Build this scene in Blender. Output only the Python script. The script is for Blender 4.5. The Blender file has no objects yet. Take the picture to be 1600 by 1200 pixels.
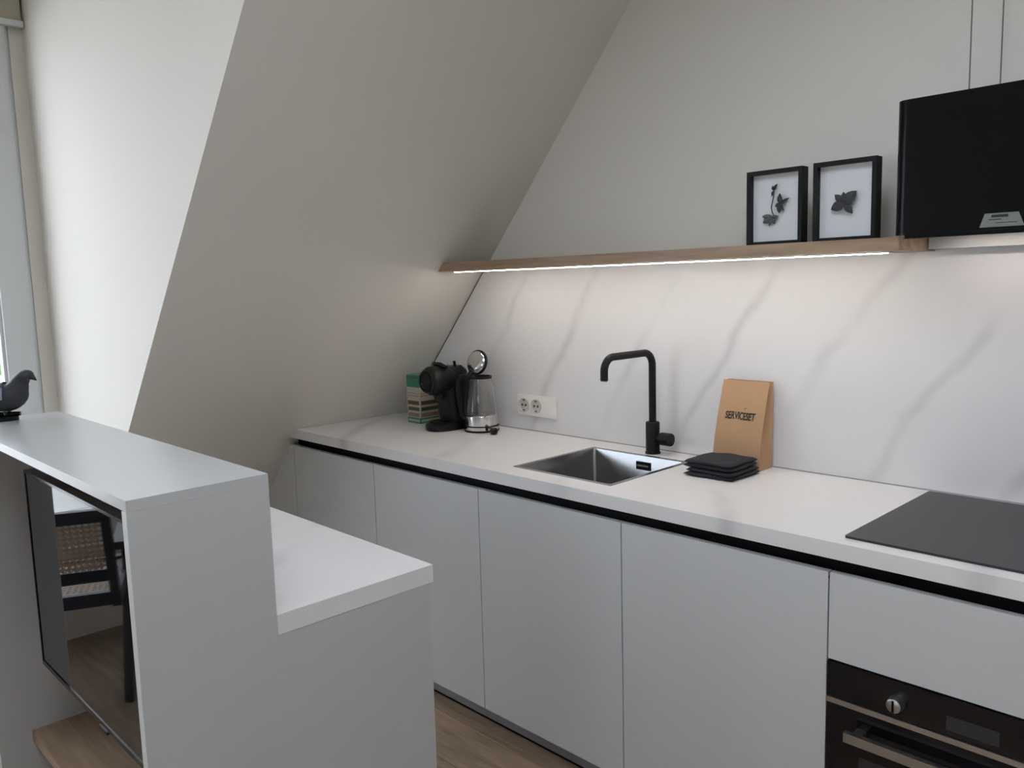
import bpy, bmesh, math, random
from mathutils import Vector, Matrix
random.seed(7)
S = bpy.context.scene
COL = S.collection
R = math.radians

# ------------------------------------------------------------------ camera
cam_d = bpy.data.cameras.new('camera')
cam = bpy.data.objects.new('camera', cam_d); COL.objects.link(cam)
YAW, PITCH, ROLL, FPX = 0.8015, -0.1212, -0.0276, 1290.56
cam.location = (2.6106, -2.3756, 1.5178)
_f = Vector((-math.sin(YAW)*math.cos(PITCH), math.cos(YAW)*math.cos(PITCH), math.sin(PITCH)))
_r = Vector((math.cos(YAW), math.sin(YAW), 0)); _u = _r.cross(_f)
_r2 = _r*math.cos(ROLL) + _u*math.sin(ROLL); _u2 = -_r*math.sin(ROLL) + _u*math.cos(ROLL)
cam.rotation_euler = Matrix((_r2, _u2, -_f)).transposed().to_euler()
cam_d.sensor_width = 36.0; cam_d.lens = FPX*36.0/1600.0
cam_d.clip_start = 0.02
S.camera = cam

# ------------------------------------------------------------------ sky, exposure
W = bpy.data.worlds.new('sky'); S.world = W; W.use_nodes = True
wn = W.node_tree.nodes; wl = W.node_tree.links
bg = wn['Background']; bg.inputs['Strength'].default_value = 5.0
bg.inputs['Color'].default_value = (0.80, 0.885, 1.0, 1)
S.view_settings.view_transform = 'Standard'; S.view_settings.look = 'None'
S.view_settings.gamma = 1.0; S.view_settings.use_curve_mapping = False
S.view_settings.exposure = 0.0

def portal(name, loc, rot, sx, sy):
    d = bpy.data.lights.new(name, 'AREA'); d.shape = 'RECTANGLE'; d.size = sx; d.size_y = sy
    d.cycles.is_portal = True
    o = bpy.data.objects.new(name, d); COL.objects.link(o); o.location = loc; o.rotation_euler = rot
portal('window_portal_dormer', (-1.42, -2.96, 1.60), (0, R(-90), 0), 2.4, 3.2)
portal('added_window_portal', (2.3, -5.15, 1.55), (R(90), 0, 0), 1.1, 1.1)  # portal of the added window behind the camera
portal('added_roof_light_portal', (2.225, -2.0, 2.98), (0, 0, 0), 1.75, 1.7)  # portal of the added roof light

# ------------------------------------------------------------------ materials
MATS = {}
def mat(name, col, rough=0.5, metal=0.0, spec=None, coat=0.0, emit=None, bump=None, trans=0.0, ior=None, var=0.0):
    m = bpy.data.materials.new(name); m.use_nodes = True
    b = m.node_tree.nodes['Principled BSDF']; nt = m.node_tree
    b.inputs['Base Color'].default_value = (*col, 1)
    b.inputs['Roughness'].default_value = rough; b.inputs['Metallic'].default_value = metal
    if spec is not None: b.inputs['Specular IOR Level'].default_value = spec
    if coat: b.inputs['Coat Weight'].default_value = coat; b.inputs['Coat Roughness'].default_value = 0.05
    if trans: b.inputs['Transmission Weight'].default_value = trans
    if ior: b.inputs['IOR'].default_value = ior
    if emit: b.inputs['Emission Color'].default_value = (*emit[0], 1); b.inputs['Emission Strength'].default_value = emit[1]
    geo = nt.nodes.new('ShaderNodeNewGeometry')
    if var:
        n = nt.nodes.new('ShaderNodeTexNoise'); n.inputs['Scale'].default_value = 3.0; n.inputs['Detail'].default_value = 4
        nt.links.new(geo.outputs['Position'], n.inputs['Vector'])
        mx = nt.nodes.new('ShaderNodeMix'); mx.data_type = 'RGBA'
        mx.inputs[6].default_value = (*[c*(1-var) for c in col], 1); mx.inputs[7].default_value = (*[min(1, c*(1+var)) for c in col], 1)
        nt.links.new(n.outputs['Fac'], mx.inputs[0]); nt.links.new(mx.outputs[2], b.inputs['Base Color'])
    if bump:
        n = nt.nodes.new('ShaderNodeTexNoise'); n.inputs['Scale'].default_value = bump[0]; n.inputs['Detail'].default_value = 5
        nt.links.new(geo.outputs['Position'], n.inputs['Vector'])
        bp = nt.nodes.new('ShaderNodeBump'); bp.inputs['Strength'].default_value = bump[1]; bp.inputs['Distance'].default_value = bump[2]
        nt.links.new(n.outputs['Fac'], bp.inputs['Height']); nt.links.new(bp.outputs['Normal'], b.inputs['Normal'])
    MATS[name] = m
    return m

def wood(name, dark, light, rough=0.45, axis=(1.2, 14, 14), rnd=0.0):
    m = mat(name, light, rough); nt = m.node_tree; b = nt.nodes['Principled BSDF']
    geo = nt.nodes.new('ShaderNodeNewGeometry'); mp = nt.nodes.new('ShaderNodeMapping'); mp.inputs['Scale'].default_value = axis
    nt.links.new(geo.outputs['Position'], mp.inputs['Vector'])
    n = nt.nodes.new('ShaderNodeTexNoise'); n.inputs['Scale'].default_value = 3.2; n.inputs['Detail'].default_value = 7; n.inputs['Distortion'].default_value = 0.7
    src = mp.outputs['Vector']
    oi = nt.nodes.new('ShaderNodeObjectInfo')
    if rnd:
        ad = nt.nodes.new('ShaderNodeVectorMath'); ad.operation = 'ADD'
        ml = nt.nodes.new('ShaderNodeVectorMath'); ml.operation = 'SCALE'; ml.inputs['Scale'].default_value = 40
        cb = nt.nodes.new('ShaderNodeCombineXYZ')
        for i in range(3): nt.links.new(oi.outputs['Random'], cb.inputs[i])
        nt.links.new(cb.outputs[0], ml.inputs[0]); nt.links.new(src, ad.inputs[0]); nt.links.new(ml.outputs[0], ad.inputs[1]); src = ad.outputs[0]
    nt.links.new(src, n.inputs['Vector'])
    cr = nt.nodes.new('ShaderNodeValToRGB'); cr.color_ramp.elements[0].position = 0.3; cr.color_ramp.elements[1].position = 0.72
    cr.color_ramp.elements[0].color = (*dark, 1); cr.color_ramp.elements[1].color = (*light, 1)
    nt.links.new(n.outputs['Fac'], cr.inputs['Fac'])
    out = cr.outputs['Color']
    if rnd:
        hs = nt.nodes.new('ShaderNodeHueSaturation'); mr = nt.nodes.new('ShaderNodeMapRange')
        mr.inputs['To Min'].default_value = 1-rnd; mr.inputs['To Max'].default_value = 1+rnd
        nt.links.new(oi.outputs['Random'], mr.inputs['Value']); nt.links.new(mr.outputs[0], hs.inputs['Value'])
        nt.links.new(out, hs.inputs['Color']); out = hs.outputs['Color']
    nt.links.new(out, b.inputs['Base Color'])
    bp = nt.nodes.new('ShaderNodeBump'); bp.inputs['Strength'].default_value = 0.15; bp.inputs['Distance'].default_value = 0.002
    nt.links.new(n.outputs['Fac'], bp.inputs['Height']); nt.links.new(bp.outputs['Normal'], b.inputs['Normal'])
    return m

def marble(name, base, vein, rough, rot, scale=1.0, amount=0.8, warm=None):
    m = mat(name, base, rough); nt = m.node_tree; b = nt.nodes['Principled BSDF']; L = nt.links
    geo = nt.nodes.new('ShaderNodeNewGeometry'); mp = nt.nodes.new('ShaderNodeMapping'); mp.inputs['Rotation'].default_value = rot
    L.new(geo.outputs['Position'], mp.inputs['Vector'])
    wv = nt.nodes.new('ShaderNodeTexWave'); wv.wave_type = 'BANDS'; wv.bands_direction = 'X'
    wv.inputs['Scale'].default_value = 0.62*scale; wv.inputs['Distortion'].default_value = 2.6; wv.inputs['Detail'].default_value = 4
    wv.inputs['Detail Scale'].default_value = 1.3; wv.inputs['Detail Roughness'].default_value = 0.55
    L.new(mp.outputs[0], wv.inputs['Vector'])
    cr = nt.nodes.new('ShaderNodeValToRGB'); e = cr.color_ramp.elements
    e[0].position = 0.0; e[0].color = (1, 1, 1, 1); e[1].position = 0.09; e[1].color = (0, 0, 0, 1)
    e2 = cr.color_ramp.elements.new(0.03); e2.color = (0.35, 0.35, 0.35, 1)
    L.new(wv.outputs['Fac'], cr.inputs['Fac'])
    n = nt.nodes.new('ShaderNodeTexNoise'); n.inputs['Scale'].default_value = 2.1; n.inputs['Detail'].default_value = 3
    L.new(geo.outputs['Position'], n.inputs['Vector'])
    mr = nt.nodes.new('ShaderNodeMapRange'); mr.inputs['From Min'].default_value = 0.42; mr.inputs['From Max'].default_value = 0.62
    mr.inputs['To Max'].default_value = amount; L.new(n.outputs['Fac'], mr.inputs['Value'])
    mu = nt.nodes.new('ShaderNodeMath'); mu.operation = 'MULTIPLY'; L.new(cr.outputs[0], mu.inputs[0]); L.new(mr.outputs[0], mu.inputs[1])
    # soft clouding
    n2 = nt.nodes.new('ShaderNodeTexNoise'); n2.inputs['Scale'].default_value = 1.4; n2.inputs['Detail'].default_value = 5; n2.inputs['Distortion'].default_value = 1.0
    L.new(mp.outputs[0], n2.inputs['Vector'])
    m0 = nt.nodes.new('ShaderNodeMix'); m0.data_type = 'RGBA'
    m0.inputs[6].default_value = (*[c*0.93 for c in base], 1); m0.inputs[7].default_value = (*(warm or base), 1)
    L.new(n2.outputs['Fac'], m0.inputs[0])
    m1 = nt.nodes.new('ShaderNodeMix'); m1.data_type = 'RGBA'; L.new(mu.outputs[0], m1.inputs[0]); L.new(m0.outputs[2], m1.inputs[6]); m1.inputs[7].default_value = (*vein, 1)
    L.new(m1.outputs[2], b.inputs['Base Color'])
    return m

paint = mat('wall_paint', (0.785, 0.745, 0.675), 0.85, bump=(140, 0.08, 0.002))
paint_c = mat('ceiling_paint', (0.78, 0.77, 0.74), 0.9, bump=(120, 0.06, 0.002))
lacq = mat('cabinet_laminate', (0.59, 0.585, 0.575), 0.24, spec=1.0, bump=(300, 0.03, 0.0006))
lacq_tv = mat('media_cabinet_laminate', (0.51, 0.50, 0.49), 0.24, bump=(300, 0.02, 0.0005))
edge_w = mat('light_edge_band', (0.66, 0.65, 0.64), 0.4)
white_f = mat('window_white_lacquer', (0.72, 0.73, 0.74), 0.35)
dark_ch = mat('handle_channel_black', (0.004, 0.004, 0.005), 0.6, spec=0.1)
plinth_m = mat('plinth_grey', (0.30, 0.30, 0.31), 0.5)
marb_wall = marble('marble_backsplash', (0.69, 0.675, 0.67), (0.43, 0.40, 0.40), 0.35, (0, R(-33), 0), 1.7, 0.45, (0.74, 0.715, 0.71))
marb_top = marble('marble_worktop', (0.75, 0.725, 0.705), (0.45, 0.44, 0.43), 0.36, (0, 0, R(-32)), 1.0, 0.6, (0.80, 0.765, 0.74))
oak = wood('oak_shelf', (0.26, 0.165, 0.10), (0.43, 0.295, 0.19))
oak2 = wood('oak_niche', (0.27, 0.18, 0.115), (0.44, 0.31, 0.21))
floor_w = wood('oak_floor', (0.19, 0.125, 0.08), (0.34, 0.235, 0.15), 0.5, (1.2, 12, 12), 0.12)
floor_b = mat('floor_joint', (0.06, 0.04, 0.03), 0.8)
black_m = mat('matt_black_metal', (0.006, 0.006, 0.0065), 0.45, spec=0.25)
black_p = mat('black_plastic', (0.007, 0.007, 0.008), 0.38, spec=0.25)
black_g = mat('black_gloss_plastic', (0.006, 0.006, 0.007), 0.15, spec=0.35)
black_gl = mat('black_glass', (0.006, 0.006, 0.008), 0.04)
hob_gl = mat('hob_glass', (0.028, 0.028, 0.030), 0.34, spec=0.3)
screen_m = mat('tv_screen', (0.006, 0.006, 0.007), 0.03, ior=1.6)
hood_m = mat('hood_black_lacquer', (0.006, 0.006, 0.007), 0.20, spec=0.13)
steel = mat('brushed_steel', (0.56, 0.56, 0.56), 0.28, 1.0, bump=(400, 0.05, 0.0004))
steel_d = mat('oven_steel', (0.55, 0.52, 0.49), 0.35, 1.0)
steel_s = mat('sink_steel', (0.33, 0.33, 0.335), 0.22, 1.0, bump=(260, 0.05, 0.0005))
chrome = mat('polished_steel', (0.70, 0.70, 0.70), 0.13, 1.0)
alu = mat('satin_aluminium', (0.55, 0.55, 0.54), 0.5, 0.3)
glassm = mat('clear_glass', (1, 1, 1), 0.0, trans=1.0, ior=1.45)
pane_m = mat('window_glass', (1, 1, 1), 0.0, trans=1.0, ior=1.01)
cable_m = mat('steel_cable', (0.16, 0.16, 0.15), 0.5, 0.5)
socket_m = mat('socket_white', (0.80, 0.775, 0.73), 0.3)
socket_r = mat('socket_recess', (0.52, 0.49, 0.45), 0.4)
socket_d = mat('socket_hole', (0.06, 0.055, 0.05), 0.6)
kraft = mat('kraft_paper', (0.43, 0.255, 0.135), 0.75, bump=(60, 0.25, 0.003), var=0.12)
ink = mat('black_ink', (0.02, 0.018, 0.016), 0.7)
cloth_m = mat('charcoal_cotton', (0.022, 0.022, 0.027), 0.95, bump=(420, 0.5, 0.0015))
frame_b = mat('black_frame_wood', (0.007, 0.007, 0.008), 0.5, spec=0.25)
paper_w = mat('mount_paper', (0.76, 0.76, 0.77), 0.8)
dried_d = mat('dried_leaf_dark', (0.050, 0.050, 0.052), 0.8, var=0.5)
dried_l = mat('dried_flower_grey', (0.11, 0.11, 0.112), 0.8, var=0.5)
led_m = mat('led_strip_glow', (0.9, 0.85, 0.75), 0.5, emit=((1.0, 0.94, 0.87), 82.0))
added_lamp_m = mat('added_hood_lamp_glow', (0.9, 0.88, 0.85), 0.5, emit=((1.0, 0.90, 0.84), 20.0))  # glow of the lamp added under the hood
bird_m = mat('bird_dark_feathers', (0.028, 0.03, 0.036), 0.5, var=0.3)
bird_l = mat('bird_pale_wing', (0.30, 0.34, 0.43), 0.55, var=0.25)
blind_m = mat('blind_fabric', (0.52, 0.48, 0.38), 0.9)
green_b = mat('green_carton', (0.035, 0.20, 0.125), 0.5)
cream_b = mat('cream_carton', (0.50, 0.45, 0.36), 0.55)
brown_b = mat('brown_print', (0.10, 0.045, 0.028), 0.5)
dgreen_b = mat('dark_green_print', (0.05, 0.075, 0.035), 0.5)
rose_b = mat('rose_print', (0.25, 0.16, 0.14), 0.5)
chair_w = mat('black_stained_wood', (0.012, 0.012, 0.015), 0.45)
cane_m = mat('cane_weave', (0.58, 0.42, 0.29), 0.6)
leaf_m = mat('tree_leaves', (0.16, 0.30, 0.06), 0.6, var=0.4)
bark_m = mat('tree_bark', (0.10, 0.075, 0.05), 0.9)
badge_m = mat('badge_silver', (0.20, 0.20, 0.19), 0.45)
rail_m = mat('pale_rail', (0.50, 0.50, 0.49), 0.4)
disp_m = mat('oven_display', (0.035, 0.036, 0.038), 0.15)
pale_ground_m = mat('added_pale_paving', (0.46, 0.45, 0.42), 0.9, var=0.15)  # ground outside, made pale to whiten the reflected window

# ------------------------------------------------------------------ mesh helpers
def tag(o, label=None, cat=None, group=None, kind=None):
    if label: o['label'] = label
    if cat: o['category'] = cat
    if group: o['group'] = group
    if kind: o['kind'] = kind
    return o

def wloc(p):
    v = Vector((0, 0, 0))
    while p is not None:
        v += p.location; p = p.parent
    return v

def thing(name, loc, label, cat, group=None, rz=0.0):
    o = bpy.data.objects.new(name, None); COL.objects.link(o); o.location = loc; o.empty_display_size = 0.05
    o.rotation_euler[2] = rz
    return tag(o, label, cat, group)

def fin(name, bm, m, parent=None, smooth=False, local=False, bevel=0.0, seg=2, ang=35):
    """bm in world coordinates unless local=True; one mesh object."""
    if bevel:
        ed = [e for e in bm.edges if len(e.link_faces) == 2 and e.calc_face_angle(0) > R(ang)]
        bmesh.ops.bevel(bm, geom=ed, offset=bevel, segments=seg, affect='EDGES', profile=0.5, clamp_overlap=True)
    bmesh.ops.recalc_face_normals(bm, faces=bm.faces)
    me = bpy.data.meshes.new(name)
    if parent is None:
        xs = [v.co for v in bm.verts]
        c = Vector(((min(v.x for v in xs)+max(v.x for v in xs))/2, (min(v.y for v in xs)+max(v.y for v in xs))/2, min(v.z for v in xs)))
    else:
        c = Vector((0, 0, 0)) if local else wloc(parent)
    for v in bm.verts: v.co -= c
    bm.to_mesh(me); bm.free()
    if smooth:
        me.polygons.foreach_set('use_smooth', [True]*len(me.polygons))
        if smooth != 'all':
            me.set_sharp_from_angle(angle=R(40))
    mm = m if isinstance(m, (list, tuple)) else [m]
    for q in mm: me.materials.append(q)
    o = bpy.data.objects.new(name, me); COL.objects.link(o)
    if parent is None: o.location = c
    else: o.parent = parent
    return o

def bbox(bm, x0, x1, y0, y1, z0, z1):
    v = [bm.verts.new(p) for p in ((x0,y0,z0),(x1,y0,z0),(x1,y1,z0),(x0,y1,z0),(x0,y0,z1),(x1,y0,z1),(x1,y1,z1),(x0,y1,z1))]
    return [bm.faces.new([v[i] for i in f]) for f in ((3,2,1,0),(4,5,6,7),(0,1,5,4),(1,2,6,5),(2,3,7,6),(3,0,4,7))]

def box(name, x0, x1, y0, y1, z0, z1, m, parent=None, bevel=0.0015, local=False):
    bm = bmesh.new(); bbox(bm, x0, x1, y0, y1, z0, z1)
    return fin(name, bm, m, parent, bevel=bevel, local=local)

def prism(name, poly, axis, a, b, m, parent=None, bevel=0.0, local=False):
    """poly: 2D points in the plane normal to axis, extruded a..b"""
    bm = bmesh.new()
    def P(p, t): return {'x': (t, p[0], p[1]), 'y': (p[0], t, p[1]), 'z': (p[0], p[1], t)}[axis]
    A = [bm.verts.new(P(p, a)) for p in poly]; B = [bm.verts.new(P(p, b)) for p in poly]
    n = len(poly)
    bm.faces.new(A); bm.faces.new(B[::-1])
    for i in range(n): bm.faces.new((A[i], A[(i+1) % n], B[(i+1) % n], B[i]))
    return fin(name, bm, m, parent, bevel=bevel, local=local)

def loft(bm, rings, cap=True):
    vs = [[bm.verts.new(p) for p in r] for r in rings]
    n = len(vs[0])
    for a, b in zip(vs, vs[1:]):
        for i in range(n): bm.faces.new((a[i], a[(i+1) % n], b[(i+1) % n], b[i]))
    if cap: bm.faces.new(vs[0][::-1]); bm.faces.new(vs[-1])
    return vs

def lathe(name, prof, m, parent, c=(0, 0, 0), n=40, axis='z', cap=True, local=False):
    bm = bmesh.new(); rings = []
    for r, h in prof:
        ring = []
        for i in range(n):
            a = 2*math.pi*i/n; x, y = r*math.cos(a), r*math.sin(a)
            ring.append({'z': (c[0]+x, c[1]+y, c[2]+h), 'x': (c[0]+h, c[1]+x, c[2]+y), 'y': (c[0]+x, c[1]+h, c[2]+y)}[axis])
        rings.append(ring)
    loft(bm, rings, cap)
    return fin(name, bm, m, parent, smooth=True, local=local)

def tubemesh(bm, pts, rad, n=14):
    pts = [Vector(p) for p in pts]
    if not isinstance(rad, (list, tuple)): rad = [rad]*len(pts)
    rings = []; prev = None
    for i, p in enumerate(pts):
        t = (pts[min(i+1, len(pts)-1)] - pts[max(i-1, 0)]).normalized()
        if prev is None:
            a = Vector((0, 0, 1)) if abs(t.z) < 0.9 else Vector((1, 0, 0)); prev = t.cross(a).normalized()
        prev = (prev - t*prev.dot(t)).normalized(); q = t.cross(prev)
        rings.append([p + (prev*math.cos(2*math.pi*k/n) + q*math.sin(2*math.pi*k/n))*rad[i] for k in range(n)])
    loft(bm, rings)

def tube(name, pts, rad, m, parent, n=14, local=False):
    bm = bmesh.new(); tubemesh(bm, pts, rad, n)
    return fin(name, bm, m, parent, smooth=True, local=local)

def arc(c, r, a0, a1, n, plane='yz'):
    out = []
    for i in range(n+1):
        a = R(a0 + (a1-a0)*i/n); u, v = r*math.cos(a), r*math.sin(a)
        out.append({'yz': (c[0], c[1]+u, c[2]+v), 'xy': (c[0]+u, c[1]+v, c[2]), 'xz': (c[0]+u, c[1], c[2]+v)}[plane])
    return out

def rrect(x0, x1, y0, y1, r, n=5):
    pts = []
    for cx, cy, a in ((x1-r, y1-r, 0), (x0+r, y1-r, 90), (x0+r, y0+r, 180), (x1-r, y0+r, 270)):
        for i in range(n+1):
            t = R(a + 90*i/n); pts.append((cx+r*math.cos(t), cy+r*math.sin(t)))
    return pts

def struct(o): o['kind'] = 'structure'; return o

# ------------------------------------------------------------------ room dimensions
H = 0.92           # worktop height
XS, SLP = -0.566, 0.8794
def slope_x(z): return XS + SLP*(z - H)
CEIL = 2.86
YC = -1.324        # dormer cheek
YC2 = -4.66        # far dormer cheek
XW = -1.30         # dormer window plane
XR, YF = 4.7, -5.0

# floor with planks
fl = struct(box('floor', -1.6, XR+0.1, YF-0.1, 0.1, -0.12, -0.012, floor_b, bevel=0))
pw, plen = 0.19, 1.9
me_src = None; row = 0
y = YF
while y < 0.0:
    off = -1.6 - (row*0.73 % plen); x = off
    while x < XR:
        x0, x1 = max(x, -1.6), min(x+plen, XR)
        if x1-x0 > 0.06:
            full = abs((x1-x0)-plen) < 1e-6
            if full and me_src is not None:
                p = bpy.data.objects.new('plank', me_src); COL.objects.link(p); p.parent = fl
            else:
                bm = bmesh.new(); bbox(bm, 0.0008, x1-x0-0.0008, 0.0008, min(pw, -y)-0.0008, 0, 0.012)
                p = fin('plank', bm, floor_w, fl, local=True, bevel=0.0012, seg=1)
                if full: me_src = p.data
            p.location = Vector((x0, y, -0.012)) - fl.location
        x += plen
    y += pw; row += 1

struct(box('wall_back', -1.6, XR+0.1, 0.0, 0.12, 0, CEIL, paint, bevel=0))
KX0, KX1, KY0, KY1 = 1.35, 3.1, -2.85, -1.15     # roof light, unseen, added to brighten worktops and walls
bm = bmesh.new()
for q in ((-1.6, KX0, YF-0.1, 0.12), (KX1, XR+0.1, YF-0.1, 0.12), (KX0, KX1, YF-0.1, KY0), (KX0, KX1, KY1, 0.12)): bbox(bm, *q, CEIL, CEIL+0.1)
struct(fin('ceiling', bm, paint_c))
zb = (XW - XS)/SLP + H   # height where the slope meets the window plane
def slope_wedge(name, y0, y1):      # sloping wall and dormer cheek in one solid
    return struct(prism(name, [(slope_x(0)-0.14, 0), (slope_x(0), 0), (slope_x(CEIL), CEIL), (slope_x(0)-0.14, CEIL)], 'y', y0, y1, paint))
slope_wedge('wall_left', YC, 0.0)
slope_wedge('wall_left_far', YF, YC2)
# window wall of the dormer
WY0, WY1, WZ0, WZ1 = -4.55, -1.378, 0.42, 2.76
dw = struct(box('wall_window', XW-0.14, XW, YC2, YC, 0, WZ0, paint, bevel=0))
struct(box('wall_window_lintel', XW-0.14, XW, YC2, YC, WZ1, CEIL, paint, bevel=0))
struct(box('wall_window_jamb', XW-0.14, XW, WY1, YC, WZ0, WZ1, paint, bevel=0))
struct(box('wall_window_jamb_far', XW-0.14, XW, YC2, WY0, WZ0, WZ1, paint, bevel=0))

# front wall with a small window, added unseen for light, and right wall
GX0, GX1, GZ0, GZ1 = 1.75, 2.85, 1.0, 2.1
struct(box('wall_front', -1.6, GX0, YF-0.12, YF, 0, CEIL, paint, bevel=0))
struct(box('wall_front_right', GX1, XR+0.1, YF-0.12, YF, 0, CEIL, paint, bevel=0))
struct(box('wall_front_sill', GX0, GX1, YF-0.12, YF, 0, GZ0, paint, bevel=0))
struct(box('wall_front_lintel', GX0, GX1, YF-0.12, YF, GZ1, CEIL, paint, bevel=0))
struct(box('wall_right', XR, XR+0.12, YF, 0.0, 0, CEIL, paint, bevel=0))

def empty_struct(name, loc):
    o = bpy.data.objects.new(name, None); COL.objects.link(o); o.location = loc; return struct(o)
w1 = empty_struct('window_1', (XW-0.05, WY1, WZ0))
def wbar(n, y0, y1, z0, z1, d0=0.0, d1=0.07, m=white_f, p=w1): return box(n, XW-0.07+d0, XW-0.07+d1, y0, y1, z0, z1, m, p, bevel=0.003)
wbar('window_frame', WY1-0.012, WY1, WZ0, WZ1, 0, 0.062)
wbar('window_frame', WY0, WY0+0.03, WZ0, WZ1); wbar('window_frame', WY0+0.03, WY1-0.012, WZ1-0.04, WZ1); wbar('window_frame', WY0+0.03, WY1-0.012, WZ0, WZ0+0.04)
ym = (WY0+WY1)/2
for a, b in ((WY0+0.032, ym), (ym, WY1-0.016)):
    wbar('sash_stile', a, a+0.105, WZ0+0.042, WZ1-0.042, 0.004, 0.078); wbar('sash_stile', b-0.105, b, WZ0+0.042, WZ1-0.042, 0.004, 0.078)
    wbar('sash_rail', a+0.105, b-0.105, WZ0+0.042, WZ0+0.15, 0.004, 0.078); wbar('sash_rail', a+0.105, b-0.105, WZ1-0.15, WZ1-0.042, 0.004, 0.078)
    for s0, s1 in ((a+0.105, a+0.117), (b-0.117, b-0.105)): wbar('glazing_bead', s0, s1, WZ0+0.15, WZ1-0.15, 0.01, 0.055)
    wbar('pane', a+0.117, b-0.117, WZ0+0.15, WZ1-0.15, 0.03, 0.036, pane_m)
sill = box('window_sill', XW, XW+0.05, WY0, YC-0.004, WZ0-0.03, WZ0, white_f, w1)
w2 = empty_struct('added_window', (GX0, YF-0.06, GZ0))  # unseen window behind the camera, added for extra light
for i in range(2):
    a = GX0 + i*(GX1-GX0)/2; b = a + (GX1-GX0)/2
    for n, q in (('sash_stile', (a, a+0.08, GZ0, GZ1)), ('sash_stile', (b-0.08, b, GZ0, GZ1)), ('sash_rail', (a+0.08, b-0.08, GZ0, GZ0+0.08)), ('sash_rail', (a+0.08, b-0.08, GZ1-0.08, GZ1))):
        box(n, q[0], q[1], YF-0.10, YF-0.03, q[2], q[3], white_f, w2, bevel=0.003)
    box('pane', a+0.08, b-0.08, YF-0.068, YF-0.062, GZ0+0.08, GZ1-0.08, pane_m, w2, bevel=0)

w3 = empty_struct('added_roof_light', (KX0, KY0, CEIL))  # unseen roof light, added to brighten the room from above
for q in ((KX0, KX0+0.05, KY0, KY1), (KX1-0.05, KX1, KY0, KY1), (KX0+0.05, KX1-0.05, KY0, KY0+0.05), (KX0+0.05, KX1-0.05, KY1-0.05, KY1)):
    box('added_roof_light_frame', *q, CEIL+0.03, CEIL+0.09, white_f, w3, bevel=0.003)
box('pane', KX0+0.05, KX1-0.05, KY0+0.05, KY1-0.05, CEIL+0.055, CEIL+0.061, pane_m, w3, bevel=0)

# roller blind at the top of the dormer window
bl = thing('roller_blind', (XW+0.06, -2.9, 2.6), 'beige roller blind drawn up at the top of the dormer window', 'blind')
lathe('blind_roll', [(0.0, -1.6), (0.03, -1.6), (0.03, 1.56), (0.0, 1.56)], blind_m, bl, (XW+0.055, -2.9, 2.80), 20, 'y')
box('blind_fabric', XW+0.028, XW+0.031, -4.50, -1.335, 2.625, 2.80, blind_m, bl, bevel=0)
box('bottom_bar', XW+0.018, XW+0.041, -4.51, -1.329, 2.602, 2.626, white_f, bl, bevel=0.003)

# ------------------------------------------------------------------ worktop with sink cut-out
SX0, SX1, SY0, SY1 = 0.693, 1.106, -0.528, -0.115
XE = 3.0
def worktop():
    bm = bmesh.new()
    xs = [None, SX0, SX1, XE]; ys = [-0.612, SY0, SY1, -0.001]
    T, B = {}, {}
    for i in range(4):
        for j in range(4):
            xt = slope_x(H)+0.002 if i == 0 else xs[i]; xb = slope_x(H-0.039)+0.002 if i == 0 else xs[i]
            T[i, j] = bm.verts.new((xt, ys[j], H)); B[i, j] = bm.verts.new((xb, ys[j], H-0.039))
    for i in range(3):
        for j in range(3):
            if (i, j) == (1, 1): continue
            bm.faces.new((T[i, j], T[i+1, j], T[i+1, j+1], T[i, j+1])); bm.faces.new((B[i, j], B[i, j+1], B[i+1, j+1], B[i+1, j]))
    for i in range(3):
        bm.faces.new((T[i, 0], B[i, 0], B[i+1, 0], T[i+1, 0])); bm.faces.new((T[i, 3], T[i+1, 3], B[i+1, 3], B[i, 3]))
        bm.faces.new((T[0, i], T[0, i+1], B[0, i+1], B[0, i])); bm.faces.new((T[3, i], B[3, i], B[3, i+1], T[3, i+1]))
    bm.faces.new((T[1,1], T[2,1], B[2,1], B[1,1])); bm.faces.new((T[1,2], B[1,2], B[2,2], T[2,2]))
    bm.faces.new((T[1,1], B[1,1], B[1,2], T[1,2])); bm.faces.new((T[2,1], T[2,2], B[2,2], B[2,1]))
    return fin('worktop', bm, marb_top, bevel=0.002, seg=2)
tag(worktop(), 'long white marble kitchen worktop along the back wall holding the sink and hob', 'worktop')

# backsplash, cut along the slope
zt = 1.572
bs = prism('backsplash', [(slope_x(H)+0.012, H), (XE, H), (XE, 1.600), (1.803, 1.600), (1.803, zt), (slope_x(zt)+0.012, zt)], 'y', -0.012, -0.0004, marb_wall)
tag(bs, 'grey-veined marble backsplash panel between the worktop and the oak shelf', 'backsplash')
prism('edge_joint', [(slope_x(H), H), (slope_x(H)+0.012, H), (slope_x(zt)+0.012, zt), (slope_x(zt), zt)], 'y', -0.006, -0.0005, dark_ch, bs)
box('base_joint', slope_x(H)+0.02, XE, -0.0135, -0.0121, H, H+0.0035, plinth_m, bs, bevel=0)

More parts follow.
